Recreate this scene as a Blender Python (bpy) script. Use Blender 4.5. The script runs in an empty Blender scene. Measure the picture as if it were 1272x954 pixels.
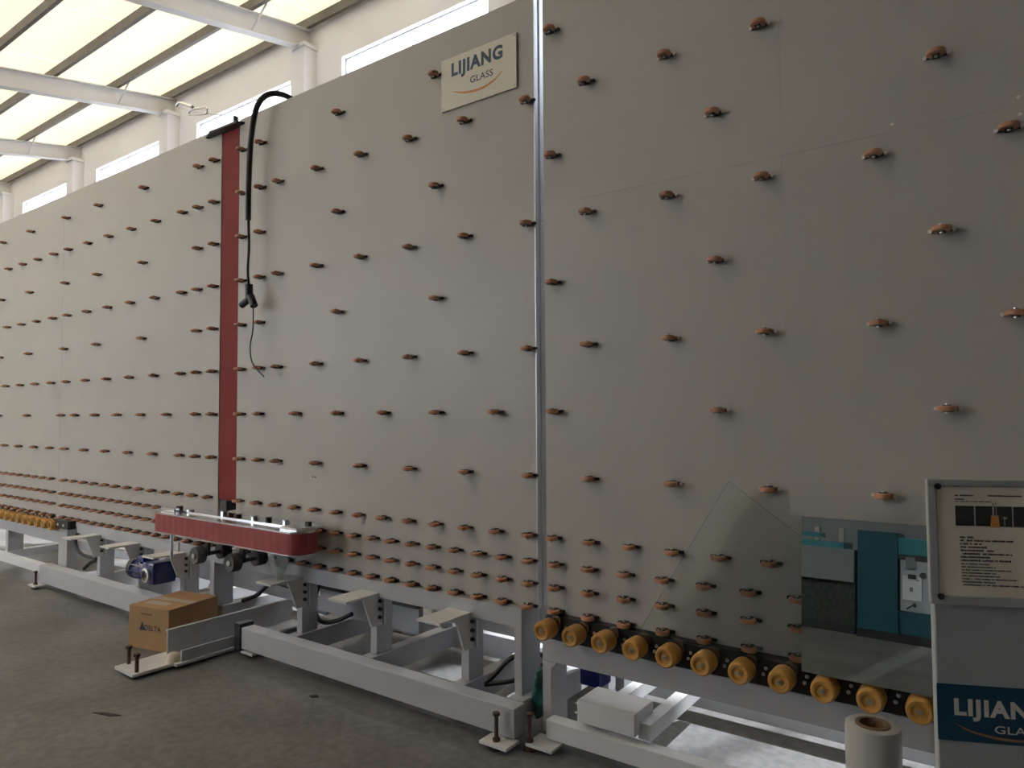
import bpy, bmesh, math, random
from mathutils import Vector, Matrix

random.seed(7)
scene = bpy.context.scene
COL = scene.collection
R = math.radians

# ------------------------------------------------------------------ camera
cam_d = bpy.data.cameras.new('camera')
cam_d.sensor_fit = 'HORIZONTAL'
cam_d.sensor_width = 36.0
cam_d.lens = 870.0 / 1272.0 * 36.0
cam_d.clip_end = 300
cam = bpy.data.objects.new('camera', cam_d)
COL.objects.link(cam)
_r = Vector((0.80866, 0.58824, -0.00593)); _f = Vector((-0.58753, 0.80812, 0.04183))
_u = _r.cross(_f)
cam.matrix_world = Matrix(((_r.x, _u.x, -_f.x, 0.0), (_r.y, _u.y, -_f.y, -2.827),
                           (_r.z, _u.z, -_f.z, 1.53), (0, 0, 0, 1)))
scene.camera = cam

# ------------------------------------------------------------------ world, sun, exposure
world = bpy.data.worlds.new('sky'); scene.world = world
world.use_nodes = True
bg = world.node_tree.nodes['Background']
bg.inputs['Color'].default_value = (0.94, 0.96, 1.0, 1)
bg.inputs['Strength'].default_value = 12.0

sun_d = bpy.data.lights.new('sun', 'SUN')
sun_d.energy = 14.0
sun_d.angle = R(1.0)
sun_d.color = (1.0, 0.97, 0.93)
sun = bpy.data.objects.new('sun', sun_d); COL.objects.link(sun)
_el = R(51.3); _az = R(26)
_dir = Vector((-math.sin(_az) * math.cos(_el), -math.cos(_az) * math.cos(_el), -math.sin(_el)))
sun.rotation_euler = _dir.to_track_quat('-Z', 'Y').to_euler()
sun.location = (10, 30, 40)

vs = scene.view_settings
scene.display_settings.display_device = 'sRGB'
vs.view_transform = 'Standard'
vs.look = 'None'
vs.exposure = 0.83
vs.gamma = 1.0
vs.use_curve_mapping = False

# ------------------------------------------------------------------ materials
MATS = {}


def mat(name, color, rough=0.5, metal=0.0, noise=0.0, nscale=6.0, spec=0.5, bump=0.0, bscale=40.0, coat=0.0):
    m = bpy.data.materials.new(name); m.use_nodes = True
    nt = m.node_tree; b = nt.nodes['Principled BSDF']
    b.inputs['Base Color'].default_value = (*color, 1)
    b.inputs['Roughness'].default_value = rough
    b.inputs['Metallic'].default_value = metal
    b.inputs['Specular IOR Level'].default_value = spec
    if coat:
        b.inputs['Coat Weight'].default_value = coat
    if noise or bump:
        tc = nt.nodes.new('ShaderNodeTexCoord')
    if noise:
        n = nt.nodes.new('ShaderNodeTexNoise'); n.inputs['Scale'].default_value = nscale
        n.inputs['Detail'].default_value = 5; n.inputs['Roughness'].default_value = 0.6
        nt.links.new(tc.outputs['Object'], n.inputs['Vector'])
        mr = nt.nodes.new('ShaderNodeMapRange')
        mr.inputs['From Min'].default_value = 0.25; mr.inputs['From Max'].default_value = 0.75
        mr.inputs['To Min'].default_value = 1 - noise; mr.inputs['To Max'].default_value = 1 + noise
        nt.links.new(n.outputs['Fac'], mr.inputs['Value'])
        mx = nt.nodes.new('ShaderNodeVectorMath'); mx.operation = 'SCALE'
        mx.inputs[0].default_value = color
        nt.links.new(mr.outputs['Result'], mx.inputs['Scale'])
        nt.links.new(mx.outputs['Vector'], b.inputs['Base Color'])
    if bump:
        n2 = nt.nodes.new('ShaderNodeTexNoise'); n2.inputs['Scale'].default_value = bscale
        n2.inputs['Detail'].default_value = 4
        nt.links.new(tc.outputs['Object'], n2.inputs['Vector'])
        bp = nt.nodes.new('ShaderNodeBump'); bp.inputs['Strength'].default_value = bump
        bp.inputs['Distance'].default_value = 0.01
        nt.links.new(n2.outputs['Fac'], bp.inputs['Height'])
        nt.links.new(bp.outputs['Normal'], b.inputs['Normal'])
    MATS[name] = m
    return m


def mix_mat(name, shader_a, shader_b, fac):
    """two simple BSDFs mixed; each is (node type, colour, roughness or None); fac may be 'fresnel'"""
    m = bpy.data.materials.new(name); m.use_nodes = True
    nt = m.node_tree; nt.nodes.clear()
    out = nt.nodes.new('ShaderNodeOutputMaterial'); mx = nt.nodes.new('ShaderNodeMixShader')
    for i, (t, c, ro) in enumerate((shader_a, shader_b)):
        s = nt.nodes.new(t); s.inputs['Color'].default_value = (*c, 1)
        if ro is not None:
            s.inputs['Roughness'].default_value = ro
        nt.links.new(s.outputs[0], mx.inputs[i + 1])
    if fac == 'fresnel':
        fr = nt.nodes.new('ShaderNodeFresnel'); fr.inputs['IOR'].default_value = 1.35
        nt.links.new(fr.outputs[0], mx.inputs[0])
    else:
        mx.inputs[0].default_value = fac
    nt.links.new(mx.outputs[0], out.inputs['Surface'])
    MATS[name] = m
    return m


BOARD = mat('board_laminate', (0.485, 0.461, 0.414), 0.42, noise=0.045, nscale=1.6, spec=0.5)
FRAME = mat('frame_paint', (0.475, 0.475, 0.49), 0.45, noise=0.06, nscale=5, spec=0.4)
LIGHTP = mat('bracket_paint', (0.70, 0.70, 0.70), 0.45, noise=0.05, nscale=9)
ALU = mat('aluminium', (0.72, 0.73, 0.76), 0.38, 0.75)
STEEL = mat('bright_steel', (0.75, 0.76, 0.78), 0.18, 1.0)
HUBG = mat('hub_grey', (0.36, 0.33, 0.25), 0.5, 0.4)
COLLAR = mat('collar_steel', (0.35, 0.36, 0.38), 0.25, 1.0)
ZINC = mat('zinc_bolt', (0.6, 0.6, 0.58), 0.35, 0.9)
DARKST = mat('dark_steel', (0.05, 0.05, 0.052), 0.45, 0.3)
BLACK = mat('black_plastic', (0.018, 0.018, 0.02), 0.4)
RUBBER = mat('grey_rubber', (0.11, 0.11, 0.11), 0.6, noise=0.1, nscale=30)
RUST = mat('rusty_bolt', (0.10, 0.055, 0.04), 0.7, noise=0.3, nscale=40)
ORANGE = mat('orange_polyurethane', (0.56, 0.27, 0.155), 0.4, noise=0.1, nscale=25)
YELLOW = mat('amber_polyurethane', (0.56, 0.30, 0.075), 0.38, noise=0.10, nscale=18)
YELLOWD = mat('amber_hub', (0.50, 0.24, 0.04), 0.45)
REDP = mat('red_paint', (0.235, 0.030, 0.025), 0.6, noise=0.10, nscale=2.5, spec=0.2)
REDB = mat('red_belt', (0.34, 0.055, 0.06), 0.5, noise=0.10, nscale=14)
BLUE = mat('blue_motor_paint', (0.012, 0.022, 0.16), 0.25, coat=0.5, noise=0.1, nscale=12)
CARD = mat('cardboard', (0.40, 0.245, 0.125), 0.8, noise=0.08, nscale=9, spec=0.2)
TAPE = mat('packing_tape', (0.60, 0.52, 0.42), 0.25)
INK = mat('black_ink', (0.03, 0.028, 0.028), 0.7)
SIGNW = mat('sign_cream', (0.82, 0.76, 0.62), 0.35, spec=0.4)
NAVY = mat('print_navy', (0.03, 0.075, 0.13), 0.5)
PORANGE = mat('print_orange', (0.75, 0.32, 0.08), 0.5)
PAPER = mat('paper_cream', (0.90, 0.81, 0.66), 0.7, spec=0.2)
PAPERW = mat('paper_white', (0.85, 0.85, 0.88), 0.7)
KIOSK = mat('kiosk_paint', (0.45, 0.48, 0.475), 0.5, noise=0.03, nscale=4)
ACRY = mat('frosted_frame', (0.46, 0.47, 0.46), 0.4)
BAND = mat('band_blue', (0.012, 0.07, 0.125), 0.45)
PRINTW = mat('print_white', (0.80, 0.76, 0.70), 0.5)
PRINTB = mat('print_brown', (0.42, 0.20, 0.10), 0.5)
FILM = mat('stretch_film', (0.50, 0.49, 0.46), 0.3, coat=0.3)
CORE = mat('cardboard_core', (0.20, 0.125, 0.08), 0.8)
TEAL = mat('teal_machine_paint', (0.009, 0.085, 0.12), 0.4, noise=0.05, nscale=3)
TEALL = mat('teal_machine_light', (0.04, 0.22, 0.27), 0.35)
MACHW = mat('machine_white_panel', (0.50, 0.54, 0.57), 0.5)
BAG = mat('green_bag', (0.03, 0.13, 0.115), 0.35, noise=0.25, nscale=14)
WALLM = mat('wall_plaster', (0.78, 0.76, 0.75), 0.8, noise=0.03, nscale=1.2)
WALLD = mat('dimming_wall_grey', (0.22, 0.225, 0.23), 0.7)  # dark grey for the unseen walls that dim the right-hand board
BEAMM = mat('rafter_paint', (0.55, 0.53, 0.50), 0.6, noise=0.06, nscale=1.5)
PURL = mat('purlin_steel', (0.13, 0.12, 0.105), 0.6, noise=0.2, nscale=3)
SPECK = mat('dark_granite', (0.035, 0.037, 0.035), 0.5, noise=0.8, nscale=16)
GREYM = mat('machine_grey', (0.22, 0.24, 0.245), 0.45, noise=0.05)

PANE = mix_mat('window_pane', ('ShaderNodeBsdfTransparent', (0.55, 0.57, 0.60), None),
               ('ShaderNodeBsdfGlossy', (0.9, 0.9, 0.9), 0.05), 0.05)
GLASS = mix_mat('float_glass', ('ShaderNodeBsdfTransparent', (0.975, 0.985, 0.978), None),
                ('ShaderNodeBsdfGlossy', (0.9, 1.0, 0.95), 0.0), 'fresnel')
GEDGE = mat('glass_edge', (0.10, 0.14, 0.12), 0.2)
MIRROR = mix_mat('mirror_glass', ('ShaderNodeBsdfGlossy', (0.70, 0.76, 0.73), 0.0),
                 ('ShaderNodeBsdfDiffuse', (0.05, 0.07, 0.06), None), 0.12)
PLASTIC = mix_mat('clear_wrap', ('ShaderNodeBsdfTransparent', (0.85, 0.9, 0.9), None),
                  ('ShaderNodeBsdfGlossy', (0.8, 0.9, 0.88), 0.15), 0.4)
ROOFT = mix_mat('translucent_roof_sheet', ('ShaderNodeBsdfTranslucent', (0.335, 0.308, 0.258), None),
                ('ShaderNodeBsdfDiffuse', (0.62, 0.60, 0.56), None), 0.35)
ROOFO = mat('roof_sheet_opaque', (0.16, 0.17, 0.18), 0.7)


def floor_material():
    m = bpy.data.materials.new('concrete_floor'); m.use_nodes = True
    nt = m.node_tree; b = nt.nodes['Principled BSDF']
    tc = nt.nodes.new('ShaderNodeTexCoord')
    n1 = nt.nodes.new('ShaderNodeTexNoise'); n1.inputs['Scale'].default_value = 1.3; n1.inputs['Detail'].default_value = 6
    n2 = nt.nodes.new('ShaderNodeTexNoise'); n2.inputs['Scale'].default_value = 22; n2.inputs['Detail'].default_value = 6
    for n in (n1, n2):
        nt.links.new(tc.outputs['Object'], n.inputs['Vector'])
    cr = nt.nodes.new('ShaderNodeValToRGB')
    cr.color_ramp.elements[0].position = 0.32; cr.color_ramp.elements[0].color = (0.122, 0.121, 0.119, 1)
    cr.color_ramp.elements[1].position = 0.72; cr.color_ramp.elements[1].color = (0.235, 0.23, 0.224, 1)
    nt.links.new(n1.outputs['Fac'], cr.inputs['Fac'])
    cr2 = nt.nodes.new('ShaderNodeValToRGB')
    cr2.color_ramp.elements[0].position = 0.35; cr2.color_ramp.elements[0].color = (0.82, 0.82, 0.82, 1)
    cr2.color_ramp.elements[1].position = 0.65; cr2.color_ramp.elements[1].color = (1.12, 1.12, 1.12, 1)
    nt.links.new(n2.outputs['Fac'], cr2.inputs['Fac'])
    mx = nt.nodes.new('ShaderNodeMix'); mx.data_type = 'RGBA'; mx.blend_type = 'MULTIPLY'
    mx.inputs['Factor'].default_value = 1
    nt.links.new(cr.outputs['Color'], mx.inputs['A']); nt.links.new(cr2.outputs['Color'], mx.inputs['B'])
    nt.links.new(mx.outputs['Result'], b.inputs['Base Color'])
    b.inputs['Roughness'].default_value = 0.42
    b.inputs['Specular IOR Level'].default_value = 0.35
    return m


FLOOR = floor_material()

# ------------------------------------------------------------------ mesh helpers


class MB:
    """collects simple solids into one mesh"""

    def __init__(self):
        self.bm = bmesh.new()

    def box(self, x0, x1, y0, y1, z0, z1, bevel=0.0, mtx=None):
        d = bmesh.ops.create_cube(self.bm, size=1)
        v = d['verts']
        bmesh.ops.scale(self.bm, vec=(x1 - x0, y1 - y0, z1 - z0), verts=v)
        bmesh.ops.translate(self.bm, vec=((x0 + x1) / 2, (y0 + y1) / 2, (z0 + z1) / 2), verts=v)
        if bevel:
            e = list({ed for vv in v for ed in vv.link_edges})
            r = bmesh.ops.bevel(self.bm, geom=e, offset=bevel, segments=2, affect='EDGES', profile=0.5)
            v = [q for q in r['verts']]
        if mtx is not None:
            bmesh.ops.transform(self.bm, matrix=mtx, verts=v)
        return self

    def cyl(self, a, b, r, seg=16, r2=None, caps=True):
        a = Vector(a); b = Vector(b); d = b - a
        g = bmesh.ops.create_cone(self.bm, cap_ends=caps, segments=seg, radius1=r, radius2=r if r2 is None else r2,
                                  depth=d.length)
        q = d.to_track_quat('Z', 'Y').to_matrix().to_4x4()
        q.translation = (a + b) / 2
        bmesh.ops.transform(self.bm, matrix=q, verts=g['verts'])
        return self

    def lathe(self, profile, origin, axis, seg=20):
        """profile: list of (radius, t along axis)"""
        axis = Vector(axis).normalized(); q = axis.to_track_quat('Z', 'Y').to_matrix(); o = Vector(origin)
        rings = []
        for (r, t) in profile:
            ring = []
            if r < 1e-6:
                ring = [self.bm.verts.new(o + q @ Vector((0, 0, t)))]
            else:
                for i in range(seg):
                    an = 2 * math.pi * i / seg
                    ring.append(self.bm.verts.new(o + q @ Vector((r * math.cos(an), r * math.sin(an), t))))
            rings.append(ring)
        for A, B in zip(rings[:-1], rings[1:]):
            for i in range(seg):
                j = (i + 1) % seg
                if len(A) == 1 and len(B) == 1:
                    continue
                if len(A) == 1:
                    self.bm.faces.new((A[0], B[i], B[j]))
                elif len(B) == 1:
                    self.bm.faces.new((A[i], A[j], B[0]))
                else:
                    self.bm.faces.new((A[i], A[j], B[j], B[i]))
        return self

    def tube(self, pts, r, seg=8, smooth=6):
        P = catmull([Vector(p) for p in pts], smooth) if smooth > 1 else [Vector(p) for p in pts]
        prev = None; up = Vector((0.13, 0.21, 0.97))
        for i, p in enumerate(P):
            t = (P[min(i + 1, len(P) - 1)] - P[max(i - 1, 0)]).normalized()
            s = t.cross(up)
            if s.length < 1e-3:
                s = t.cross(Vector((1, 0, 0)))
            s.normalize(); n = s.cross(t)
            ring = [self.bm.verts.new(p + (s * math.cos(2 * math.pi * k / seg) + n * math.sin(2 * math.pi * k / seg)) * r)
                    for k in range(seg)]
            if prev:
                for k in range(seg):
                    j = (k + 1) % seg
                    self.bm.faces.new((prev[k], prev[j], ring[j], ring[k]))
            else:
                self.bm.faces.new(ring)
            prev = ring
        self.bm.faces.new(prev[::-1])
        return self

    def prism(self, pts2d, axis, a, b):
        """extrude polygon; axis 'x': pts are (y,z); 'y': (x,z); 'z': (x,y)"""
        def mk(p, t):
            return {'x': (t, p[0], p[1]), 'y': (p[0], t, p[1]), 'z': (p[0], p[1], t)}[axis]
        A = [self.bm.verts.new(mk(p, a)) for p in pts2d]; B = [self.bm.verts.new(mk(p, b)) for p in pts2d]
        n = len(pts2d)
        self.bm.faces.new(A); self.bm.faces.new(B[::-1])
        for i in range(n):
            j = (i + 1) % n
            self.bm.faces.new((A[j], A[i], B[i], B[j]))
        return self

    def mesh(self, name, m, smooth=None):
        bmesh.ops.recalc_face_normals(self.bm, faces=self.bm.faces)
        me = bpy.data.meshes.new(name)
        self.bm.to_mesh(me); self.bm.free()
        if m is not None:
            me.materials.append(m)
        if smooth is not None:
            ang = R(smooth)
            me.polygons.foreach_set('use_smooth', [True] * len(me.polygons))
            me.set_sharp_from_angle(angle=ang)
        return me

    def build(self, name, m, parent=None, smooth=None, loc=None):
        return link(name, self.mesh(name, m, smooth), parent, loc)


def catmull(P, n):
    out = []
    for i in range(len(P) - 1):
        p0 = P[max(i - 1, 0)]; p1 = P[i]; p2 = P[i + 1]; p3 = P[min(i + 2, len(P) - 1)]
        for k in range(n):
            t = k / n
            out.append(0.5 * ((2 * p1) + (p2 - p0) * t + (2 * p0 - 5 * p1 + 4 * p2 - p3) * t * t
                              + (3 * p1 - p0 - 3 * p2 + p3) * t ** 3))
    out.append(P[-1])
    return out


def link(name, data, parent=None, loc=None):
    o = bpy.data.objects.new(name, data)
    COL.objects.link(o)
    if parent is not None:
        o.parent = parent
    if loc is not None:
        o.location = loc
    return o


def tag(o, label=None, cat=None, group=None, kind=None):
    if label: o['label'] = label
    if cat: o['category'] = cat
    if group: o['group'] = group
    if kind: o['kind'] = kind
    return o


def thing(name, label, cat, loc=(0, 0, 0), rotz=0.0, group=None):
    o = bpy.data.objects.new(name, None); COL.objects.link(o)
    o.empty_display_size = 0.1
    o.location = loc; o.rotation_euler = (0, 0, rotz)
    return tag(o, label, cat, group)


def text_mesh(body, height, width, bold=0.0, depth=0.0006):
    """flat lettering in the XZ plane, lower left corner at the origin, facing -Y"""
    cu = bpy.data.curves.new('lettering', 'FONT')
    cu.body = body; cu.size = 1.0; cu.offset = bold; cu.extrude = 0.0; cu.space_character = 1.0 + bold * 3.0; cu.resolution_u = 4
    ob = bpy.data.objects.new('lettering', cu); COL.objects.link(ob)
    bpy.context.view_layer.update()
    dg = bpy.context.evaluated_depsgraph_get()
    me = bpy.data.meshes.new_from_object(ob.evaluated_get(dg))
    bpy.data.objects.remove(ob); bpy.data.curves.remove(cu)
    xs = [v.co.x for v in me.vertices]; ys = [v.co.y for v in me.vertices]
    sx = width / (max(xs) - min(xs)); sy = height / (max(ys) - min(ys))
    x0 = min(xs); y0 = min(ys)
    for v in me.vertices:
        v.co = ((v.co.x - x0) * sx, 0.0, (v.co.y - y0) * sy)
    me.update()
    return me


def swoosh_mesh(name, pts_mid, widths, m):
    """tapered flat curved band in the XZ plane"""
    bm = bmesh.new(); P = catmull([Vector((p[0], 0, p[1])) for p in pts_mid], 8)
    n = len(P); prev = None
    for i, p in enumerate(P):
        t = (P[min(i + 1, n - 1)] - P[max(i - 1, 0)]).normalized(); nn = Vector((-t.z, 0, t.x))
        f = i / (n - 1); w = widths * max(0.03, math.sin(math.pi * min(1, max(0, f)))) ** 0.8
        a = bm.verts.new(p + nn * w / 2); b = bm.verts.new(p - nn * w / 2)
        if prev:
            bm.faces.new((prev[0], prev[1], b, a))
        prev = (a, b)
    me = bpy.data.meshes.new(name); bm.to_mesh(me); bm.free(); me.materials.append(m)
    return me


# ------------------------------------------------------------------ the building
YW = 6.0
XMIN, XMAX = -42.0, 4.2
YF = -13.0
BAY = 5.17
RAFX = [-11.4 + BAY * k for k in range(-5, 3)]
SL = 0.18


def roof_z(y, base):
    return base - SL * (YW - y)


tag(MB().box(XMIN, XMAX, YF, YW + .3, -0.2, 0.0).build('floor', FLOOR), 'grey concrete workshop floor', None, kind='structure')

WIN = [(-10.44 + BAY * k, -6.86 + BAY * k) for k in range(-5, 3)]
w = MB()
w.box(XMIN, XMAX, YW, YW + .25, 0.0, 6.8)
w.box(XMIN, XMAX, YW, YW + .25, 8.44, 9.6)
edges = [XMIN] + [e for ab in WIN for e in ab] + [XMAX]
for i in range(0, len(edges), 2):
    w.box(edges[i], edges[i + 1], YW, YW + .25, 6.8, 8.44)
tag(w.build('wall_back', WALLM), kind='structure')
for i, (a, b) in enumerate(WIN):
    f = MB()
    f.box(a, a + .03, YW + .1, YW + .2, 6.8, 8.44); f.box(b - .03, b, YW + .1, YW + .2, 6.8, 8.44)
    f.box(a + .03, b - .03, YW + .1, YW + .2, 6.8, 6.83); f.box(a + .03, b - .03, YW + .1, YW + .2, 8.41, 8.44)
    f.box((a + b) / 2 - .015, (a + b) / 2 + .015, YW + .1, YW + .2, 6.83, 8.41)
    wf = tag(f.build('window_%d' % (i + 1), ALU), kind='structure')
    for (p, q) in ((a + .03, (a + b) / 2 - .015), ((a + b) / 2 + .015, b - .03)):
        MB().box(p, q, YW + .145, YW + .15, 6.83, 8.41).build('pane', PANE, wf)

FILL_WIN = [(-40.0 + 4.4 * k, -36.4 + 4.4 * k) for k in range(4, 8)]  # unseen windows added behind the camera to brighten the board fronts
ws = MB()
ws.box(XMIN, XMAX, YF - .25, YF, 0, 2.5); ws.box(XMIN, XMAX, YF - .25, YF, 5.75, roof_z(YF, 9.55))
ee = [XMIN] + [e for ab in FILL_WIN for e in ab] + [XMAX]
for i in range(0, len(ee), 2):
    ws.box(ee[i], ee[i + 1], YF - .25, YF, 2.5, 5.75)
tag(ws.build('wall_front', WALLM), kind='structure')
for i, (a, b) in enumerate(FILL_WIN):
    f = MB()
    f.box(a, a + .06, YF - .2, YF - .1, 2.5, 5.75); f.box(b - .06, b, YF - .2, YF - .1, 2.5, 5.75)
    f.box(a + .06, b - .06, YF - .2, YF - .1, 2.5, 2.56); f.box(a + .06, b - .06, YF - .2, YF - .1, 5.69, 5.75)
    wf = tag(f.build('window_%d' % (i + 20), ALU), kind='structure')
    MB().box(a + .06, b - .06, YF - .155, YF - .15, 2.56, 5.69).build('pane', PANE, wf)
for nm, x0, x1, wm in (('wall_left', XMIN - .25, XMIN, WALLM), ('wall_right', XMAX, XMAX + .25, WALLD)):  # unseen right wall set close and dark to dim the nearest board
    tag(MB().prism([(YF, 0), (YW + .25, 0), (YW + .25, 9.6), (YF, roof_z(YF, 9.6))], 'x', x0, x1).build(nm, wm), kind='structure')

tag(MB().box(-6.5, XMAX, YF, -8.2, 0, roof_z(-8.2, 8.8)).build('wall_shade_block', WALLD), kind='structure')  # unseen block added behind the camera to shade the right-hand board
# roof sheets (translucent; unseen right-hand ones made opaque to dim that side), each a piece of the ceiling
ceil = tag(MB().box(XMIN, XMAX, YW - .02, YW + .28, 9.58, 9.66).build('ceiling', ROOFO), kind='structure')
sw = BAY / 2
nsh = int((XMAX - XMIN) / sw) + 1
for k in range(nsh):
    x0 = XMIN + k * sw; x1 = min(x0 + sw - .012, XMAX)
    z = 9.46
    m = ROOFT if (x0 + x1) / 2 < -3.2 else ROOFO
    MB().prism([(YF, roof_z(YF, z)), (YW + .1, roof_z(YW + .1, z)), (YW + .1, roof_z(YW + .1, z) + .012), (YF, roof_z(YF, z) + .012)],
               'x', x0, x1).build('roof_sheet', m, ceil)

# purlins and rafters
py = 5.86
first = True
pm = None
k = 0
while py > YF + .3:
    z0 = roof_z(py, 9.26)
    tag(MB().prism([(py - .035, z0), (py + .035, z0), (py + .035, z0 + .18), (py - .035, z0 + .18)], 'x', XMIN, XMAX)
        .build('purlin_%d' % (k + 1), PURL), kind='structure')
    py -= 1.27; k += 1
RY0, RY1 = YF, YW - .02
for i, x in enumerate(RAFX):
    def strip(dz0, dz1, xa, xb, y0=RY0, y1=RY1):
        return [(y0, roof_z(y0, 8.86) + dz0), (y1, roof_z(y1, 8.86) + dz0), (y1, roof_z(y1, 8.86) + dz1), (y0, roof_z(y0, 8.86) + dz1)]
    b = MB()
    b.prism(strip(0, .018, 0, 0), 'x', x - .11, x + .11)
    b.prism(strip(.372, .39, 0, 0), 'x', x - .11, x + .11)
    b.prism(strip(.018, .372, 0, 0), 'x', x - .012, x + .012)
    rf = b.build('rafter', BEAMM)
    rf['kind'] = 'structure'
    for yy in (4.65, 2.1, -.45, -3.0):
        zz = roof_z(yy, 8.86)
        for s in (-1, 1):
            MB().cyl((x + s * .03, yy, zz + .05), (x + s * .5, yy, roof_z(yy, 9.28)), .018, 6).build('knee_brace', BEAMM, rf)
    c = MB().box(x - .2, x + .2, YW - .3, YW - .001, 0, 8.84)
    c.box(x - .24, x + .24, YW - .34, YW - .001, 8.78, 8.86)
    tag(c.build('wall_pilaster', WALLM), kind='structure')

# ------------------------------------------------------------------ small rollers on the boards
# base bracket at the board surface (y=0), wheel with vertical axle sticking out towards the hall (-y)
RB = MB()
RB.box(-.034, .034, -.010, 0.0, -.0065, .0065, .002)
RB.box(-.012, .012, -.045, -.008, .0098, .0122)
RB.box(-.012, .012, -.045, -.008, -.0122, -.0098)
RB.box(-.012, .012, -.012, -.006, -.0122, .0122)
for sx in (-1, 1):
    RB.cyl((sx * .036, 0, 0), (sx * .036, -.011, 0), .0068, 10)
BRK = RB.mesh('roller', DARKST)
BRKW = BRK.copy()
BRKW.materials.append(PRINTW)
for p in BRKW.polygons:
    if abs(p.center.x) > .028 and abs(p.center.y) > .003:
        p.material_index = 1
RW = MB().lathe([(0, -.0095), (.022, -.0095), (.029, -.0075), (.031, 0), (.029, .0075), (.022, .0095), (0, .0095)], (0, -.036, 0), (0, 0, 1), 14)
WHL = RW.mesh('roller_wheel', ORANGE, 50)
RP = MB().cyl((0, -.036, -.017), (0, -.036, .017), .006, 8)
PIN = RP.mesh('axle_pin', ZINC)


def add_roller(parent, x, z):
    b = link('roller', BRKW if x > -1.3 and z > 1.2 else BRK, parent, (x, 0.0, z))
    link('roller_wheel', WHL, b)
    link('axle_pin', PIN, b)
    return b


ZK = lambda k: 1.538 + .3085 * k
ZD1, ZD2, ZD3, ZD4 = .942, .819, .711, .603
ODD = (-1, 1, 3, 5)


def frange(a, b, st):
    out = []; x = a
    while (x >= b - 1e-6) if st < 0 else (x <= b + 1e-6):
        out.append(x); x += st
    return out


# ------------------------------------------------------------------ shared frame pieces
BOLT = MB().cyl((0, 0, 0), (.012, 0, 0), .011, 6).cyl((.012, 0, 0), (.02, 0, 0), .006, 8).mesh('bolt', DARKST)


def shelf_bracket(parent, x, zt=.525):
    """welded shelf with triangular gusset bolted to the right side of a post whose front left corner is at x"""
    g = MB()
    g.box(x - .085, x + .066, -.285, -.03, zt - .012, zt)
    g.prism([(-.015, zt - .012), (-.015, zt - .18), (-.10, zt - .18), (-.165, zt - .012)], 'x', x + .053, x + .065)
    g.box(x + .040, x + .078, -.020, -.008, zt - .18, zt)
    o = g.build('shelf_bracket', LIGHTP, parent)
    for dz in (.045, .09, .135):
        link('bolt', BOLT, o, (x + .065, -.045, zt - dz))
    return o


def post(parent, x, z0, z1, y0=-.05, y1=.07, wd=.052, name='post'):
    return MB().box(x, x + wd, y0, y1, z0, z1, .004).build(name, FRAME, parent)


def foot(parent, x0, x1, y0, y1, bx, by, top=.15, name='foot_plate'):
    o = MB().box(x0, x1, y0, y1, .022, .036, .002).build(name, LIGHTP, parent)
    b = MB().cyl((bx, by, 0.006), (bx, by, top), .010, 10).cyl((bx, by, top), (bx, by, top + .014), .017, 6)
    b.cyl((bx, by, .036), (bx, by, .05), .018, 6).cyl((bx, by, 0.0), (bx, by, .012), .03, 14)
    b.build('levelling_bolt', RUST, o)
    return o


TOP = 3.625

# ================================================================== unit R: nearest conveyor with amber wheels
uR = thing('glass_conveyor', 'nearest tall grey roller board with amber conveyor wheels, right of the pale vertical strip', 'conveyor')
XR0, XR1 = -1.856, 1.3
SEAMX, SEAMZ = -.735, 2.538
for (a, b, c, d) in ((XR0, SEAMX - .0002, .585, SEAMZ - .0004), (XR0, SEAMX - .0002, SEAMZ + .0004, TOP),
                     (SEAMX + .0002, XR1, .585, SEAMZ - .0004), (SEAMX + .0002, XR1, SEAMZ + .0004, TOP)):
    MB().box(a, b, 0, .018, c, d).build('board_sheet', BOARD, uR)
f = MB()
f.box(XR0 + .004, XR0 + .05, .018, .09, .6, TOP)
for x in (-.76, .4, XR1 - .05):
    f.box(x, x + .05, .018, .09, .4, TOP)
f.box(XR0 + .05, XR1 - .05, .018, .09, TOP - .06, TOP - .01)
f.box(XR0 + .05, XR1 - .05, .018, .09, SEAMZ - .04, SEAMZ + .04)
f.build('back_frame', FRAME, uR)
for (x, z) in ((-.349, 2.565), (.021, 2.564), (.024, 2.506)):
    MB().cyl((x, 0, z), (x, -.003, z), .006, 10).build('screw', PRINTW, uR)
for k in ODD:
    for i in range(0, 8):
        add_roller(uR, -1.607 + .4 * i, ZK(k))
for k in (0, 2, 4, 6):
    for x in (-1.797, -1.0, -.205, .6):
        add_roller(uR, x, ZK(k))
for i in range(-1, 14):
    add_roller(uR, -1.607 + .2 * i, ZD1)
for z in (ZD2, ZD3, ZD4):
    for i in range(0, 17):
        add_roller(uR, -1.797 + .1815 * i, z)
# beam, leg and rails
b = MB().box(XR0 + .004, XR1, -.05, .06, .375, .478, .004)
b.build('main_beam', FRAME, uR)
MB().box(XR0 + .03, XR1, -.045, .0, .478, .588).build('black_drive_cover', BLACK, uR)
g = MB().box(XR0 + .004, XR0 + .053, -.05, .09, .05, .375, .004)
g.prism([(XR0 + .053, .375), (XR0 + .08, .375), (XR0 + .053, .345)], 'y', -.05, .09)
g.build('leg', FRAME, uR)
MB().box(XR0 + .004, XR0 + .053, .5, .6, .05, .5, .004).build('leg', FRAME, uR)
MB().box(XR1 - .06, XR1, -.05, .09, .05, .375, .004).build('leg', FRAME, uR)
rail = MB().box(XR0 + .053, XR1 - .06, -.1, -.03, .045, .13, .004)
rail.build('base_rail', LIGHTP, uR)
MB().box(XR0 + .053, XR1 - .06, .62, .70, .045, .13, .004).build('base_rail', LIGHTP, uR)
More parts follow.
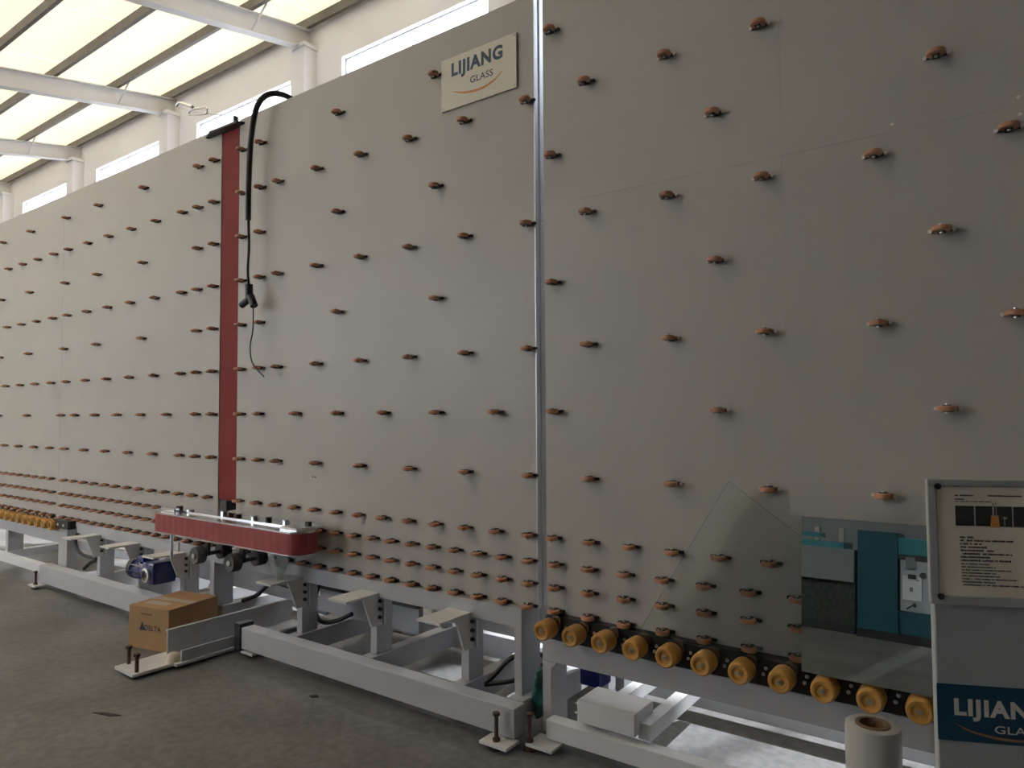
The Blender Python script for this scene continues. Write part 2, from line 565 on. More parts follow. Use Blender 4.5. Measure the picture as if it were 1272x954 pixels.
for xa, xb in ((-1.60, -1.545), (-1.375, -1.315), (0.2, .26)):
    MB().box(xa, xb, -.03, .62, .13, .2, .003).build('cross_member', LIGHTP, uR)
MB().box(-1.645, -1.365, -.085, .105, .155, .25, .003).build('white_gearbox_cover', LIGHTP, uR)
MB().box(-1.72, -1.67, .42, .5, .05, .45, .003).build('rear_post', FRAME, uR)
mm = MB().cyl((-1.80, .36, .33), (-1.80, .2, .33), .05, 16)
mm.box(-1.86, -1.74, .30, .42, .15, .27, .01)
mm.build('rear_drive', BLUE, uR)
foot(uR, XR0 - .01, XR0 + .13, -.175, -.05, XR0 + .0, -.155, .15)

# amber conveyor wheels of R and N
DW = MB().lathe([(.0, .036), (.013, .036), (.015, .031), (.023, .031), (.027, .040), (.036, .042), (.042, .036), (.0445, .022), (.0445, -.034), (.041, -.042), (.034, -.045), (0, -.045)],
                (0, 0, 0), (0, -1, 0), 24)
DWM = DW.mesh('drive_wheel', YELLOW, 40)
HUBM = MB().cyl((0, -.034, 0), (0, -.039, 0), .010, 12).cyl((0, -.039, 0), (0, -.043, 0), .005, 6).mesh('hub', HUBG, 40)
_h = MB().cyl((0, .03, 0), (0, .075, 0), .036, 18)
_h.box(-.05, .05, .07, .10, -.045, .045, .004)
HOUS = _h.mesh('bearing_housing', BLACK, 40)
DOME = MB().lathe([(0, -.009), (.026, -.009), (.029, -.005), (.029, .005), (.026, .009), (0, .009)], (0, 0, 0), (0, 1, 0), 18).mesh('shaft_collar', COLLAR, 40)
NUT = MB().cyl((0, 0, 0), (0, -.022, 0), .008, 6).cyl((0, -.022, 0), (0, -.03, 0), .005, 8).mesh('chrome_nut', STEEL)


def add_drive_wheel(parent, x, z=.541):
    o = link('drive_wheel', DWM, parent, (x, -.112, z))
    link('hub', HUBM, o); link('bearing_housing', HOUS, o)
    link('shaft_collar', DOME, o, (.02, .056, .024))
    link('chrome_nut', NUT, o, (.068, .066, -.012)); link('chrome_nut', NUT, o, (.078, .066, .012))


for i in range(0, 18):
    add_drive_wheel(uR, -1.790 + .149 * i)

# ================================================================== unit M: middle transfer section
uM = thing('transfer_conveyor', 'middle grey roller board section between the red column and the pale vertical strip', 'conveyor')
XM0, XM1 = -4.43, -1.912
MB().box(XM0, XM1, 0, .018, .59, TOP).build('board_sheet', BOARD, uM)
for z0, z1 in ((.59, 2.487), (2.490, TOP)):
    p = MB()
    p.prism([(XM1, 0.0), (XM1 + .004, 0.0), (XM1 + .004, .028), (XM1 - .004, .031), (XM1 - .004, .046), (XM1 + .004, .049),
             (XM1 + .004, .10), (XM1 - .006, .10), (XM1 - .006, .0181), (XM1, .0181)], 'z', z0, z1)
    p.build('end_profile', ALU, uM)
f = MB()
for x in (XM0, -3.6, -2.75, XM1 - .056):
    f.box(x, x + .05, .0185, .09, .59, TOP)
f.box(XM0 + .05, XM1 - .056, .0185, .09, TOP - .06, TOP - .01)
f.build('back_frame', FRAME, uM)
for k in ODD:
    for x in (-4.366, -4.152):
        add_roller(uM, x, ZK(k))
    for i in range(6):
        add_roller(uM, -3.954 + .4025 * i, ZK(k))
for k in (2, 4, 6):
    for x in (-4.366, -4.152, -3.954 + .6, -3.954 + 1.405):
        add_roller(uM, x, ZK(k))
for x in (-4.366, -4.152):
    add_roller(uM, x, ZK(0))
for i in range(5):
    add_roller(uM, -3.954 + .2 + .402 * i, ZK(0))
for x in frange(-1.945, -4.4, -.202):
    add_roller(uM, x, ZD1)
for z in (ZD2, ZD3, ZD4):
    for x in frange(-1.947, -4.4, -.1562):
        add_roller(uM, x, z)
for dx in (-3.60, -3.575):
    MB().cyl((dx, 0, 1.14), (dx, -.001, 1.14), .006, 8).build('drilled_hole', BLACK, uM)
MB().box(XM0, -2.014, -.048, .06, .497, .59, .003).build('bottom_beam', FRAME, uM)
e = MB().box(-2.016, -1.97, -.05, .11, .05, .59, .004)
e.prism([(-2.016, .497), (-2.045, .497), (-2.016, .465)], 'y', -.05, .11)
e.build('end_post', FRAME, uM)
MB().box(-4.05, -1.912, -.195, -.105, .047, .18, .004).build('base_rail', FRAME, uM)
MB().box(-4.05, -1.912, .60, .69, .047, .18, .004).build('base_rail', FRAME, uM)
for x in (-2.35, -3.02, -3.685):
    post(uM, x, .18, .497)
    MB().box(x - .01, x + .07, -.105, .60, .06, .18, .003).build('cross_member', FRAME, uM)
    shelf_bracket(uM, x)
    MB().box(x, x + .05, .55, .60, .18, 1.2, .003).build('rear_post', FRAME, uM)
    MB().cyl((x + .025, .56, 1.15), (x + .025, .09, 1.9), .02, 8).build('rear_brace', FRAME, uM)
MB().box(-2.016, -1.93, -.105, .60, .06, .18, .003).build('cross_member', FRAME, uM)
MB().box(-3.0, -1.95, .44, .452, .26, .66).build('rear_guard', FRAME, uM)
MB().box(-3.9, -2.98, .30, .34, .20, .36).build('rear_guard', FRAME, uM)
bb = MB().box(-4.2, -2.9, .2, .29, .385, .43).box(-4.2, -2.9, .2, .29, .44, .485)
bb.build('drive_chain', BLACK, uM)
foot(uM, -2.055, -1.90, -.275, -.17, -1.985, -.235, .15)
foot(uM, -4.05, -3.93, -.2, -.05, -3.99, -.15, .06)

# ================================================================== unit L: left transfer section
uL = thing('transfer_conveyor', 'grey roller board section just left of the red column, with blue gear motor below', 'conveyor')
XL0, XL1 = -7.30, -4.655
MB().box(XL0, XL1, 0, .018, .59, TOP).build('board_sheet', BOARD, uL)
f = MB()
for x in (XL0, -6.4, -5.5, XL1 - .05):
    f.box(x, x + .05, .0185, .09, .59, TOP)
f.build('back_frame', FRAME, uL)
for k in ODD:
    for x in (-4.715, -4.929):
        add_roller(uL, x, ZK(k))
    for i in range(6):
        add_roller(uL, -5.145 - .399 * i, ZK(k))
for k in (2, 4, 6):
    for x in (-4.715, -4.929, -5.145 - .6, -5.145 - 1.4, -7.2):
        add_roller(uL, x, ZK(k))
for x in [-4.715, -4.929] + [-5.345 - .4 * i for i in range(5)] + [-7.228]:
    add_roller(uL, x, ZK(0))
for x in frange(-4.76, -7.2, -.198):
    add_roller(uL, x, ZD1)
for z in (ZD2, ZD3, ZD4):
    for x in frange(-4.71, -7.28, -.1525):
        add_roller(uL, x, z)
MB().box(-6.78, -4.5, -.048, .06, .497, .59, .003).build('bottom_beam', FRAME, uL)
MB().box(-7.17, -5.0, -.195, -.10, .047, .20, .004).build('base_rail', FRAME, uL)
MB().box(-7.17, -4.2, .60, .69, .047, .18, .004).build('base_rail', FRAME, uL)
for x in (-5.055, -5.72, -6.385):
    post(uL, x, .19, .497)
    MB().box(x - .01, x + .07, -.10, .60, .06, .19, .003).build('cross_member', FRAME, uL)
    shelf_bracket(uL, x)
post(uL, -4.66, .19, .60, -.05, .10)
MB().box(-4.68, -4.58, 0.0, .60, .06, .19, .003).build('cross_member', FRAME, uL)
MB().box(-5.6, -4.1, .30, .312, .22, .40).build('rear_guard', FRAME, uL)
MB().box(-6.9, -5.0, .22, .30, .40, .44).build('drive_chain', BLACK, uL)
foot(uL, -7.2, -7.05, -.27, -.16, -7.13, -.235, .14)

# ================================================================== unit N: far-left conveyor with amber wheels
uN = thing('glass_conveyor', 'farthest grey roller board at the left edge, with a row of amber wheels', 'conveyor')
XN0, XN1 = -11.5, -7.302
MB().box(XN0, XN1, 0, .018, .585, TOP).build('board_sheet', BOARD, uN)
f = MB()
for x in (XN0, -10, -8.6, XN1 - .05):
    f.box(x, x + .05, .0185, .09, .5, TOP)
f.build('back_frame', FRAME, uN)
for k in ODD:
    for x in frange(-7.46, -9.6, -.374):
        add_roller(uN, x, ZK(k))
for k in (0, 2, 4, 6):
    for x in frange(-8.02, -9.6, -.745):
        add_roller(uN, x, ZK(k))
for x in frange(-7.42, -9.4, -.1865):
    add_roller(uN, x, ZD1)
for z in (ZD2, ZD3, ZD4):
    for x in frange(-7.395, -9.4, -.1695):
        add_roller(uN, x, z)
for i in range(17):
    add_drive_wheel(uN, -7.09 - .149 * i, .547)
MB().box(-9.7, -6.98, -.05, .0, .478, .588).build('black_drive_cover', BLACK, uN)
ep = MB().box(-7.08, -6.80, -.115, -.10, .53, .60, .003)
epo = ep.build('black_end_plate', BLACK, uN)
MB().box(-6.98, -6.80, -.10, -.05, .53, .60).build('end_block', BLACK, epo)
for x in (-7.0, -6.88):
    MB().cyl((x, -.115, .562), (x, -.122, .562), .012, 8).build('bolt', PRINTW, epo)
MB().box(-9.7, -7.13, -.05, .06, .375, .478, .004).build('main_beam', FRAME, uN)
MB().box(-7.13, -6.95, -.06, .03, .05, .53, .004).build('leg', FRAME, uN)
MB().box(-8.4, -8.34, -.05, .09, .05, .375, .004).build('leg', FRAME, uN)
MB().box(-9.7, -7.13, -.13, -.06, .09, .165, .004).build('base_rail', LIGHTP, uN)
MB().box(-9.7, -7.13, .62, .70, .09, .165, .004).build('base_rail', LIGHTP, uN)
MB().box(-8.4, -8.33, -.06, .62, .1, .17, .003).build('cross_member', LIGHTP, uN)
MB().box(-9.5, -7.3, .70, .712, .2, .62).build('rear_guard', FRAME, uN)

# ================================================================== red column
col = thing('lifting_column', 'tall red painted steel column standing in the gap between two roller boards', 'column', (0, 0, 0))
MB().box(-4.652, -4.433, .004, .10, .93, 3.58, .004).build('column_body', REDP, col)
MB().box(-4.58, -4.50, -.03, .08, .862, .93, .004).build('bearing_block', DARKST, col)
t = MB().prism([(-4.84, -.02), (-4.72, -.06), (-4.40, -.05), (-4.36, .02), (-4.42, .12), (-4.66, .12)], 'z', 3.58, 3.595)
t.build('top_plate', DARKST, col)
MB().cyl((-4.53, .03, 3.595), (-4.53, .03, 3.63), .035, 12).cyl((-4.53, .03, 3.63), (-4.53, .03, 3.68), .018, 10).build('top_bearing', DARKST, col)

# belt carriage
belt = thing('belt_conveyor', 'short red ribbed belt on chrome plates at the foot of the red column', 'conveyor')
BX0, BX1, BYc, BR_ = -5.02, -3.36, -.20, .10


def stadium(x0, x1, yc, r, n=10):
    P = []
    for i in range(n + 1):
        a = -math.pi / 2 + math.pi * i / n
        P.append((x1 - r + r * math.cos(a), yc + r * math.sin(a)))
    for i in range(n + 1):
        a = math.pi / 2 + math.pi * i / n
        P.append((x0 + r + r * math.cos(a), yc + r * math.sin(a)))
    return P


bm_ = MB()
# ribbed belt loop: walk the outline and alternate a shallow in/out
outline = []
base = stadium(BX0, BX1, BYc, BR_, 14)
pts = [Vector((p[0], p[1])) for p in base]
dense = []
for a, b in zip(pts, pts[1:] + pts[:1]):
    L = (b - a).length; n = max(1, int(L / .0125))
    for i in range(n):
        dense.append(a.lerp(b, i / n))
N_ = len(dense)
rib = []
for i, p in enumerate(dense):
    t = (dense[(i + 1) % N_] - dense[i - 1]).normalized(); nrm = Vector((t.y, -t.x))
    rib.append(tuple(p + nrm * (.0011 if i % 6 < 3 else -.0006)))
bm_.prism(rib, 'z', .722, .842)
bm_.build('red_belt', REDB, belt)
MB().prism(stadium(BX0 - .004, BX1 + .004, BYc, BR_ + .004), 'z', .716, .722).build('bottom_plate', STEEL, belt)
tp = MB().prism(stadium(BX0 + .004, BX1 - .004, BYc, BR_ - .004), 'z', .842, .852)
tp.box(-4.95, -3.42, -.19, -.055, .852, .860)
tp.build('top_plate', STEEL, belt)
rng = random.Random(3)
for i in range(9):
    x = -4.90 + i * .175 + rng.uniform(-.03, .03)
    if abs(x + 4.5) < .1:
        continue
    yq = -.14 + rng.uniform(-.03, .03)
    q = MB().cyl((x, yq, .86), (x, yq, .86 + rng.uniform(.014, .028)), rng.uniform(.016, .028), 12)
    q.build('pulley_cap', STEEL if i % 2 else DARKST, belt)
MB().box(-4.98, -4.80, -.24, -.2, .852, .880, .003).build('clamp', STEEL, belt)
MB().box(-3.56, -3.40, -.27, -.13, .852, .872, .003).build('clamp', STEEL, belt)
for x in (-4.40, -4.00):
    wv = MB().lathe([(0, .03), (.016, .03), (.02, .024), (.04, .024), (.052, .03), (.056, .02), (.056, -.03), (.05, -.035), (0, -.035)], (x, -.29, .612), (0, -1, 0), 20)
    wv.cyl((x, -.26, .612), (x, -.10, .612), .014, 10)
    o = wv.build('guide_wheel', RUBBER, belt, 40)
    MB().cyl((x, -.319, .612), (x, -.327, .612), .016, 12).build('hub', ZINC, o)
    MB().cyl((x, -.14, .612), (x, -.075, .612), .05, 18).build('rear_tyre', DARKST, o, 40)
    MB().box(x - .02, x + .02, -.235, -.215, .60, .716).build('fork_plate', DARKST, o)
    MB().box(x - .05, x + .05, -.24, -.13, .69, .716).build('rust_bracket', ORANGE, o)
MB().cyl((-5.02 + .12, -.2, .525), (-4.9, -.2, .716), .012, 10).build('chrome_stud', STEEL, belt)
# plastic wrapped support foot on the shelf below the right end of the belt
cn = MB().lathe([(.075, .19), (.066, .12), (.03, .03), (.018, .0), (0, 0)], (-3.70, -.17, .526), (0, 0, 1), 9)
cn.build('wrapped_support_foot', PLASTIC, belt)
MB().cyl((-3.70, -.17, .526), (-3.70, -.17, .716), .014, 10).build('chrome_stud', STEEL, belt)

# blue gear motor
mo = thing('gear_motor', 'dark blue gear motor mounted under the red belt, beside the cardboard box', 'motor')
g = MB().lathe([(0, 0), (.075, 0), (.078, .02), (.078, .2), (.07, .21), (0, .21)], (-5.22, -.16, .38), (-1, 0, 0), 20)
for i in range(12):
    a = 2 * math.pi * i / 12
    g.box(-5.42, -5.23, -.004, .004, .074, .088, 0, Matrix.Translation((0, -.16, .38)) @ Matrix.Rotation(a, 4, 'X'))
g.build('motor_body', BLUE, mo, 40)
MB().lathe([(0, 0), (.082, 0), (.082, .05), (.06, .07), (0, .07)], (-5.43, -.16, .38), (-1, 0, 0), 20).build('fan_cover', DARKST, mo, 40)
MB().box(-5.24, -5.08, -.24, -.06, .305, .465, .02).build('gearbox', BLUE, mo, 40)
MB().lathe([(.022, 0), (.052, 0), (.052, .018), (.036, .022), (.036, .002), (.022, .002)], (-5.16, -.24, .375), (0, -1, 0), 20).build('output_flange', ZINC, mo, 40)
MB().box(-5.36, -5.26, -.22, -.10, .445, .487, .006).build('terminal_box', BLUE, mo)
MB().box(-5.25, -5.07, -.06, -.05, .33, .59).build('mounting_plate', FRAME, mo)

# ================================================================== wall sign
sg = thing('company_sign', 'cream LIJIANG GLASS sign high on the middle board near the vertical strip', 'sign', (-2.513, 0, 3.17))
SIGN = MB().box(0, .505, -.012, -.002, 0, .285, .002)
SIGN.build('sign_plate', SIGNW, sg)
me = text_mesh('LIJIANG', .096, .345, .045); me.materials.append(NAVY)
link('lettering', me, sg, (.075, -.0128, .155))
me = text_mesh('GLASS', .036, .152, .008); me.materials.append(NAVY)
link('lettering', me, sg, (.205, -.0128, .104))
link('orange_swoosh', swoosh_mesh('orange_swoosh', [(.075, .098), (.16, .068), (.27, .056), (.36, .075), (.425, .115)], .013, PORANGE), sg, (0, -.0128, 0))
for (x, z) in ((.012, .015), (.493, .015), (.012, .27), (.493, .27)):
    MB().cyl((x, -.012, z), (x, -.015, z), .005, 8).build('screw', ZINC, sg)

# ================================================================== hanging hose and cables
hs = thing('hanging_hose', 'black corrugated hose with thin cable and connector hanging beside the red column', 'hose')
MB().tube([(-3.98, .30, 3.60), (-3.98, .10, 3.69), (-4.03, -.03, 3.69), (-4.09, -.09, 3.60), (-4.14, -.10, 3.40), (-4.165, -.10, 3.10), (-4.165, -.10, 2.84)], .019, 10).build('hose', BLACK, hs, 50)
MB().tube([(-4.165, -.10, 2.85), (-4.155, -.10, 2.65), (-4.165, -.10, 2.5), (-4.15, -.10, 2.37)], .009, 8).build('cable', BLACK, hs, 50)
cc = MB().cyl((-4.15, -.10, 2.40), (-4.145, -.10, 2.30), .026, 10)
cc.cyl((-4.13, -.10, 2.32), (-4.09, -.10, 2.25), .026, 10)
cc.cyl((-4.15, -.10, 2.30), (-4.22, -.11, 2.265), .022, 10)
cc.build('connector', BLACK, hs, 50)
MB().cyl((-4.222, -.111, 2.264), (-4.224, -.111, 2.2635), .015, 10).build('connector_face', ALU, hs)
MB().tube([(-4.10, -.10, 2.26), (-4.10, -.10, 2.1), (-4.13, -.10, 1.98), (-4.10, -.10, 1.87), (-3.974, -.10, 1.777)], .0045, 6).build('thin_cable', BLACK, hs, 50)

tag(MB().tube([(-2.19, -.06, .19), (-2.15, -.02, .24), (-2.10, .0, .30), (-2.045, .03, .34), (-2.045, .15, .32), (-1.95, .15, .30), (-1.95, .15, .27), (-2.05, .14, .25), (-2.05, .02, .22), (-2.19, -.06, .19)], .012, 8)
    .build('power_cable', BLACK, None, 50), 'black cable looped around the end post left of the amber wheels', 'cable')
tag(MB().tube([(-3.66, .10, .45), (-3.70, .10, .34), (-3.69, .10, .26), (-3.61, .09, .22), (-3.48, .10, .25), (-3.35, .10, .31)], .014, 8)
    .build('power_cable', BLACK, None, 50), 'black cable drooping behind the shelf brackets under the middle board', 'cable')
tag(MB().tube([(-6.80, .0, .52), (-6.92, .0, .44), (-6.90, .0, .35), (-6.76, .0, .30), (-6.5, .0, .295), (-6.62, .0, .25), (-6.70, -.02, .19)], .016, 8)
    .build('power_cable', BLACK, None, 50), 'black cable sagging below the far board beside the amber wheels end', 'cable')
tag(MB().tube([(-4.55, .14, .20), (-4.40, .15, .26), (-4.25, .17, .36), (-4.0, .16, .37), (-3.75, .15, .42)], .016, 8)
    .build('power_cable', BLACK, None, 50), 'black cable arching behind the steel channel under the red belt', 'cable')

# crumpled green bag between the two frames
bgm = bmesh.new()
nu, nv = 14, 18
rg = random.Random(5)
grid = []
for j in range(nv + 1):
    row = []
    v = j / nv
    rad = .020 + .030 * math.sin(math.pi * min(1, v * .8 + .15)) + .01 * v
    for i in range(nu):
        a = 2 * math.pi * i / nu
        rr = rad * (1 + .35 * math.sin(3 * a + 5 * v) + rg.uniform(-.15, .15))
        row.append(bgm.verts.new((-1.890 + rr * .6 * math.cos(a) + .012 * math.sin(4 * v), -.005 + .9 * rr * math.sin(a), .31 - .22 * v)))
    grid.append(row)
for j in range(nv):
    for i in range(nu):
        k = (i + 1) % nu
        bgm.faces.new((grid[j][i], grid[j][k], grid[j + 1][k], grid[j + 1][i]))
bgm.faces.new(grid[0][::-1]); bgm.faces.new(grid[-1])
bmesh.ops.recalc_face_normals(bgm, faces=bgm.faces)
bme = bpy.data.meshes.new('plastic_bag'); bgm.to_mesh(bme); bgm.free(); bme.materials.append(BAG)
for p in bme.polygons: p.use_smooth = True
tag(link('plastic_bag', bme), 'crumpled dark green bag stuffed between the two conveyor frames', 'bag')

# overhead rod with hooks above the column
oh = thing('overhead_hook_line', 'thin steel line with two long hooks above the top of the red column', 'hook')
MB().tube([(-5.30, 0.02, 3.945), (-4.9, .02, 3.80), (-4.53, .03, 3.69)], .004, 6).build('wire', ZINC, oh, 50)
MB().tube([(-5.29, 0, 3.955), (-5.24, 0, 3.965), (-5.06, 0, 3.885)], .012, 8).build('turnbuckle', STEEL, oh, 50)
MB().tube([(-4.86, 0, 3.805), (-4.88, 0, 3.83), (-5.07, 0, 3.865), (-5.11, 0, 3.845), (-5.08, 0, 3.83), (-4.88, 0, 3.785), (-4.86, 0, 3.805)], .008, 8).build('long_hook', STEEL, oh, 50)

# ================================================================== carton
ct = thing('carton', 'brown cardboard box taped shut, on the floor behind the steel channel', 'box', (-4.84, -.515, 0), math.atan2(.075, .35))
CW, CDp, CH_ = .37, .40, .275
MB().box(0, CW, 0, CDp, 0, CH_, .004).build('box_body', CARD, ct)
MB().box(.004, CW - .004, CDp / 2 - .03, CDp / 2 + .03, CH_, CH_ + .0008).build('packing_tape', TAPE, ct)
MB().box(.05, CW - .12, CDp / 2 - .13, CDp / 2 - .07, CH_, CH_ + .0008).build('packing_tape', TAPE, ct)
me = text_mesh('DELTA', .034, .15, .02); me.materials.append(INK)
link('lettering', me, ct, (.15, -.0008, .125))
tr = MB().prism([(.10, .122), (.155, .122), (.125, .178)], 'y', -.0010, -.0002)
tr.build('triangle_mark', INK, ct)
for k in range(9):
    MB().box(.11 + k * .012, .119 + k * .012, -.0010, -.0002, .226, .231 + .002 * (k % 2)).build('printed_mark', INK, ct)

# ================================================================== steel channel outrigger with bolted plate
oc = thing('steel_channel', 'grey steel channel lying across the frame with a bolted end plate on the floor', 'channel')
MB().prism([(-4.43, -.79), (-4.19, -.80), (-4.19, -.50), (-4.43, -.44)], 'z', .018, .034).build('end_plate', LIGHTP, oc)
u = MB()
u.box(-4.345, -4.333, -.52, .40, .034, .195)
u.box(-4.333, -4.17, -.52, .40, .034, .046)
u.box(-4.182, -4.17, -.52, -.16, .046, .10)
u.box(-4.36, -4.345, -.52, .40, .183, .195)
u.build('channel_body', FRAME, oc)
MB().box(-4.20, -4.15, -.56, -.12, .018, .034).build('bottom_strip', LIGHTP, oc)
MB().lathe([(0, .05), (.03, .045), (.05, .02), (.055, 0), (0, 0)], (-4.24, -.53, .034), (0, 0, 1), 12).build('filler_lump', TAPE, oc, 60)
for (x, y) in ((-4.405, -.72), (-4.225, -.76)):
    MB().cyl((x, y, .034), (x, y, .125), .011, 10).cyl((x, y, .125), (x, y, .140), .020, 6).build('anchor_bolt', RUST, oc)
MB().box(-4.12, -4.06, -.20, -.10, .03, .2, .002).build('flange_plate', DARKST, oc)

# ================================================================== glass on the conveyor
LEAN = R(5.0)
mi = thing('mirror', 'rectangular mirror leaning on the amber wheels, showing a teal machine', 'mirror', (-.672, -.132, .592))
mi.rotation_euler = (-LEAN, 0, 0)
MB().box(0, .46, 0, .001, 0, .553).build('mirror_face', MIRROR, mi)
MB().box(0, .46, .0012, .005, 0, .553).build('mirror_back', DARKST, mi)
gl = thing('glass_sheet', 'clear glass sheet with a pointed top leaning on the rollers left of the mirror', 'glass sheet', (0, -.083, .592))
gl.rotation_euler = (-R(.5), 0, 0)
poly = [(-1.345, 0), (-.945, .665), (-.60, .42), (-.60, 0)]
pane = MB().prism(poly, 'y', 0, .005).mesh('glass_pane', GLASS)
pane.materials.append(GEDGE)
for p in pane.polygons:
    if abs(p.normal.y) < .5:
        p.material_index = 1
link('glass_pane', pane, gl)

# ================================================================== film roll on the floor
fr = thing('film_roll', 'upright white stretch film roll with hollow core, beside the information stand', 'roll', (-.412, -.325, 0))
MB().lathe([(.050, .0), (.078, .0), (.081, .01), (.081, .525), (.079, .537), (.074, .540), (.050, .538), (.050, .0)], (0, 0, 0), (0, 0, 1), 32).build('film', FILM, fr, 40)
MB().lathe([(.038, .002), (.0505, .002), (.0505, .542), (.038, .542), (.038, .002)], (0, 0, 0), (0, 0, 1), 28).build('core', CORE, fr, 40)

# ================================================================== information stand
ks = thing('information_stand', 'grey stand with a framed machine notice and blue LIJIANG GLASS band', 'stand', (-.158, -1.2, 0), R(24))
MB().box(.006, .62, 0, .022, .05, 1.375, .003).build('stand_board', KIOSK, ks)
MB().box(.06, .58, -.02, .40, 0, .05, .004).build('base_foot', KIOSK, ks)
MB().prism([(.022, .05), (.30, .05), (.022, .9)], 'x', .42, .46).build('rear_strut', KIOSK, ks)
fo = MB()
fo.box(-.004, .44, -.014, -.0005, 1.150, 1.168, .002); fo.box(-.004, .44, -.014, -.0005, 1.382, 1.395, .002)
fo.box(-.004, .012, -.014, -.0005, 1.168, 1.382, .002); fo.box(.424, .44, -.014, -.0005, 1.168, 1.382, .002)
frm = fo.build('notice_frame', ACRY, ks)
MB().box(.012, .424, -.008, -.0005, 1.168, 1.382).build('frame_backing', ACRY, frm)
pp = MB().box(.014, .314, -.0095, -.0082, 1.168, 1.380).build('notice_paper', PAPER, ks)
MB().box(.018, .424, -.0098, -.0082, 1.164, 1.168).build('dark_lower_edge', INK, frm)
for (x, z) in ((.014, 1.381), (.014, 1.166)):
    MB().cyl((x, -.014, z), (x, -.018, z), .006, 12).build('frame_screw', DARKST, frm)


def text_line(name, x, z, length, h, material, parent, y=-.0100, seed=0, gap=.25):
    rr = random.Random(seed); b = MB(); p = x
    while p < x + length:
        wd = h * rr.uniform(.35, 1.0)
        if rr.random() > gap * .4:
            zo = rr.uniform(0, .3) * h
            b.box(p, min(p + wd * .8, x + length), y, y + .0004, z + zo * .3, z + h - zo)
        p += wd
    return b.build(name, material, parent)


PH = MB().box(.046, .179, -.0101, -.0096, 1.304, 1.343).build('printed_photo', DARKST, pp)
for x in (.079, .145):
    MB().box(x, x + .0025, -.0105, -.0101, 1.304, 1.343).build('printed_divider', ACRY, PH)
MB().prism([(.107, 1.302), (.123, 1.302), (.1215, 1.325), (.109, 1.325)], 'y', -.0108, -.0102).build('printed_machine', PORANGE, PH)
MB().box(.111, .114, -.0107, -.0102, 1.325, 1.349).box(.117, .1185, -.0107, -.0102, 1.325, 1.354).build('printed_mast', ACRY, PH)
MB().box(.131, .1325, -.0107, -.0102, 1.303, 1.322).box(.129, .136, -.0107, -.0102, 1.319, 1.323).build('printed_console', ACRY, PH)
text_line('printed_line', .046, 1.362, .033, .003, INK, pp, seed=1)
text_line('printed_line', .105, 1.362, .058, .003, INK, pp, seed=2)
text_line('printed_line', .168, 1.363, .022, .005, INK, pp, seed=3, gap=0)
text_line('printed_line', .046, 1.3545, .016, .003, INK, pp, seed=4, gap=0)
text_line('printed_line', .046, 1.3505, .064, .002, INK, pp, seed=5)
zz = 1.280
for i, ln in enumerate((.028, .093, .040, .047, .060, .090, .052, .090)):
    text_line('printed_line', .053, zz, ln, .0038, INK, pp, seed=10 + i); zz -= .0064
for i, ln in enumerate((.050, .060, .087, .060, .067, .098, .058, .128)):
    text_line('printed_line', .054, zz, ln, .0026, INK, pp, seed=30 + i); zz -= .0058
MB().box(.006, .62, -.0012, -.0003, .884, .993).build('blue_band', BAND, ks)
me = text_mesh('LIJIANG', .043, .166, .045); me.materials.append(PRINTW)
link('lettering', me, ks, (.036, -.0016, .924))
me = text_mesh('GLASS', .015, .080, .008); me.materials.append(PRINTW)
link('lettering', me, ks, (.106, -.0016, .904))
link('brown_swoosh', swoosh_mesh('brown_swoosh', [(.036, .918), (.07, .903), (.12, .894), (.17, .895), (.235, .912)], .005, PRINTB), ks, (0, -.0016, 0))

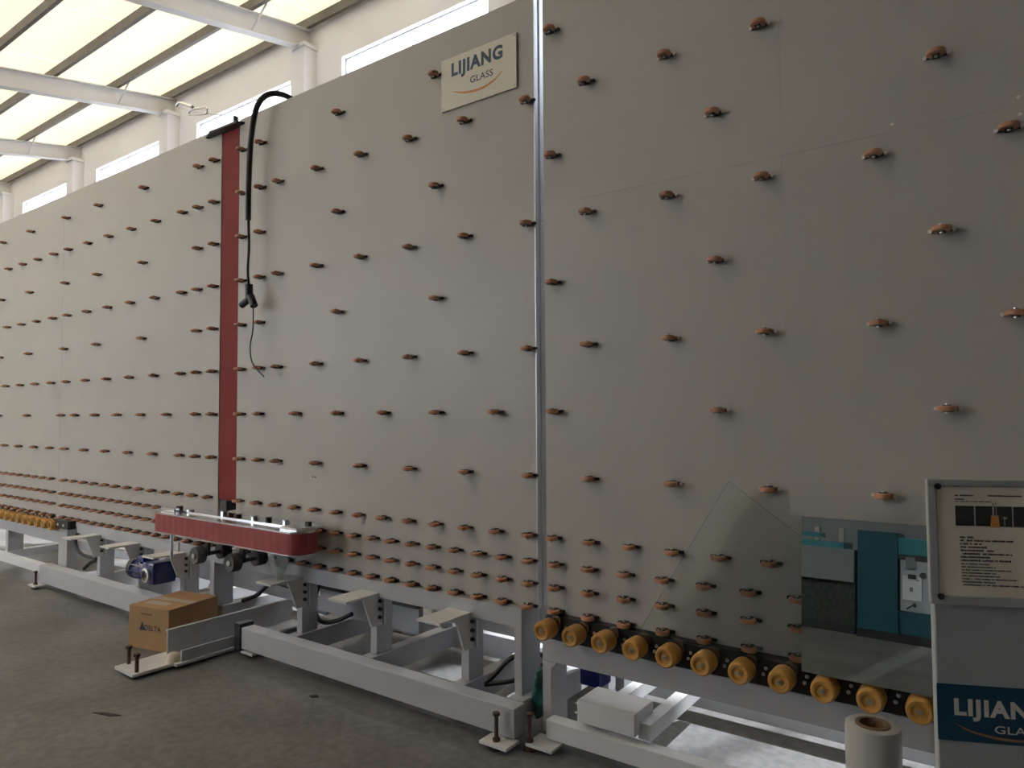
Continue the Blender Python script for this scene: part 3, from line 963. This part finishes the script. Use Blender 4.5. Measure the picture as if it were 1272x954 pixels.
# ================================================================== machines across the aisle, seen in the mirror
ma = thing('glass_machine', 'teal industrial machine with white control panel reflected in the mirror', 'machine', (-1.70, -7.08, 0))
MB().prism([(0, .10), (-.9, .10), (-.9, 1.15), (-.55, 1.27), (0, 1.27)], 'x', 0, .44).build('housing', TEAL, ma)
MB().box(-.005, 1.6, -.9, -.01, 0, .10).build('plinth', BLACK, ma)
MB().box(.44, 1.6, -.85, -.02, .10, .37, .01).build('lower_housing', TEAL, ma)
MB().box(.46, 1.6, -.8, -.05, .37, .96).build('control_panel', MACHW, ma)
MB().box(.44, 1.6, -.85, -.02, 1.02, 1.22, .01).build('upper_arm', TEALL, ma)
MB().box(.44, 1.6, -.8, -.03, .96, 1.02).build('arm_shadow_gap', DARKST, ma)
MB().box(.52, .62, -.05, -.02, .86, 1.0).build('grey_bracket', GREYM, ma)
MB().cyl((.70, -.05, .80), (.70, -.01, .80), .035, 14).build('knob', DARKST, ma)
MB().cyl((.61, -.05, .44), (.61, -.01, .46), .018, 10).cyl((.61, -.02, .46), (.53, -.01, .40), .008, 6).build('lever', BLACK, ma)
cb = thing('clipboard', 'small clipboard with white sheet hanging on the teal machine in the mirror', 'clipboard', (-1.215, -7.125, .50))
MB().box(0, .20, 0, .012, 0, .28, .002).build('sheet', PAPERW, cb)
MB().box(.06, .14, .012, .03, .25, .30, .003).build('clip', BLACK, cb)
MB().box(.14, .175, .0122, .0126, .23, .245).box(.075, .11, .0122, .0126, .10, .15).build('printed_mark', GREYM, cb)

tb = thing('machine_table', 'dull grey machine table beside the teal machine in the mirror', 'machine', (-3.4, -7.0, 0))
MB().box(0, 1.66, -1.2, -.1, .62, 1.02, .01).build('grey_panel', GREYM, tb)
MB().box(0, 1.66, -1.15, -.2, .10, .62).build('speckled_base', SPECK, tb)
MB().box(0, 1.66, -1.15, -.2, 0, .10).build('plinth', BLACK, tb)
MB().box(0, 1.5, -.9, -.3, 1.02, 1.10).build('teal_rail', TEALL, tb)
MB().box(0, 1.2, -.7, -.4, 1.14, 1.20).build('teal_rail', TEALL, tb)
for x in (.2, .7, 1.1, 1.4):
    MB().box(x, x + .06, -.6, -.5, 1.02, 1.28).build('clamp', STEEL, tb)

# scraps on the floor
for nm, pts, lab in (('floor_scrap', [(-3.92, -1.13), (-3.80, -1.10), (-3.76, -1.06), (-3.86, -1.09)], 'small dark scrap on the concrete, farther from the base rail'),
                     ('floor_scrap', [(-3.18, -.345), (-3.15, -.355), (-3.12, -.33), (-3.15, -.315)], 'tiny dark scrap on the concrete close to the middle base rail')):
    tag(MB().prism(pts, 'z', 0.0, .004).build(nm, INK), lab, 'scrap', 'scraps on the floor')
for o in (uR, uM, uL, uN):
    o['group'] = 'roller board sections of the glass line'
for o in COL.objects:
    if o.name.startswith('power_cable'):
        o['group'] = 'black cables under the boards'
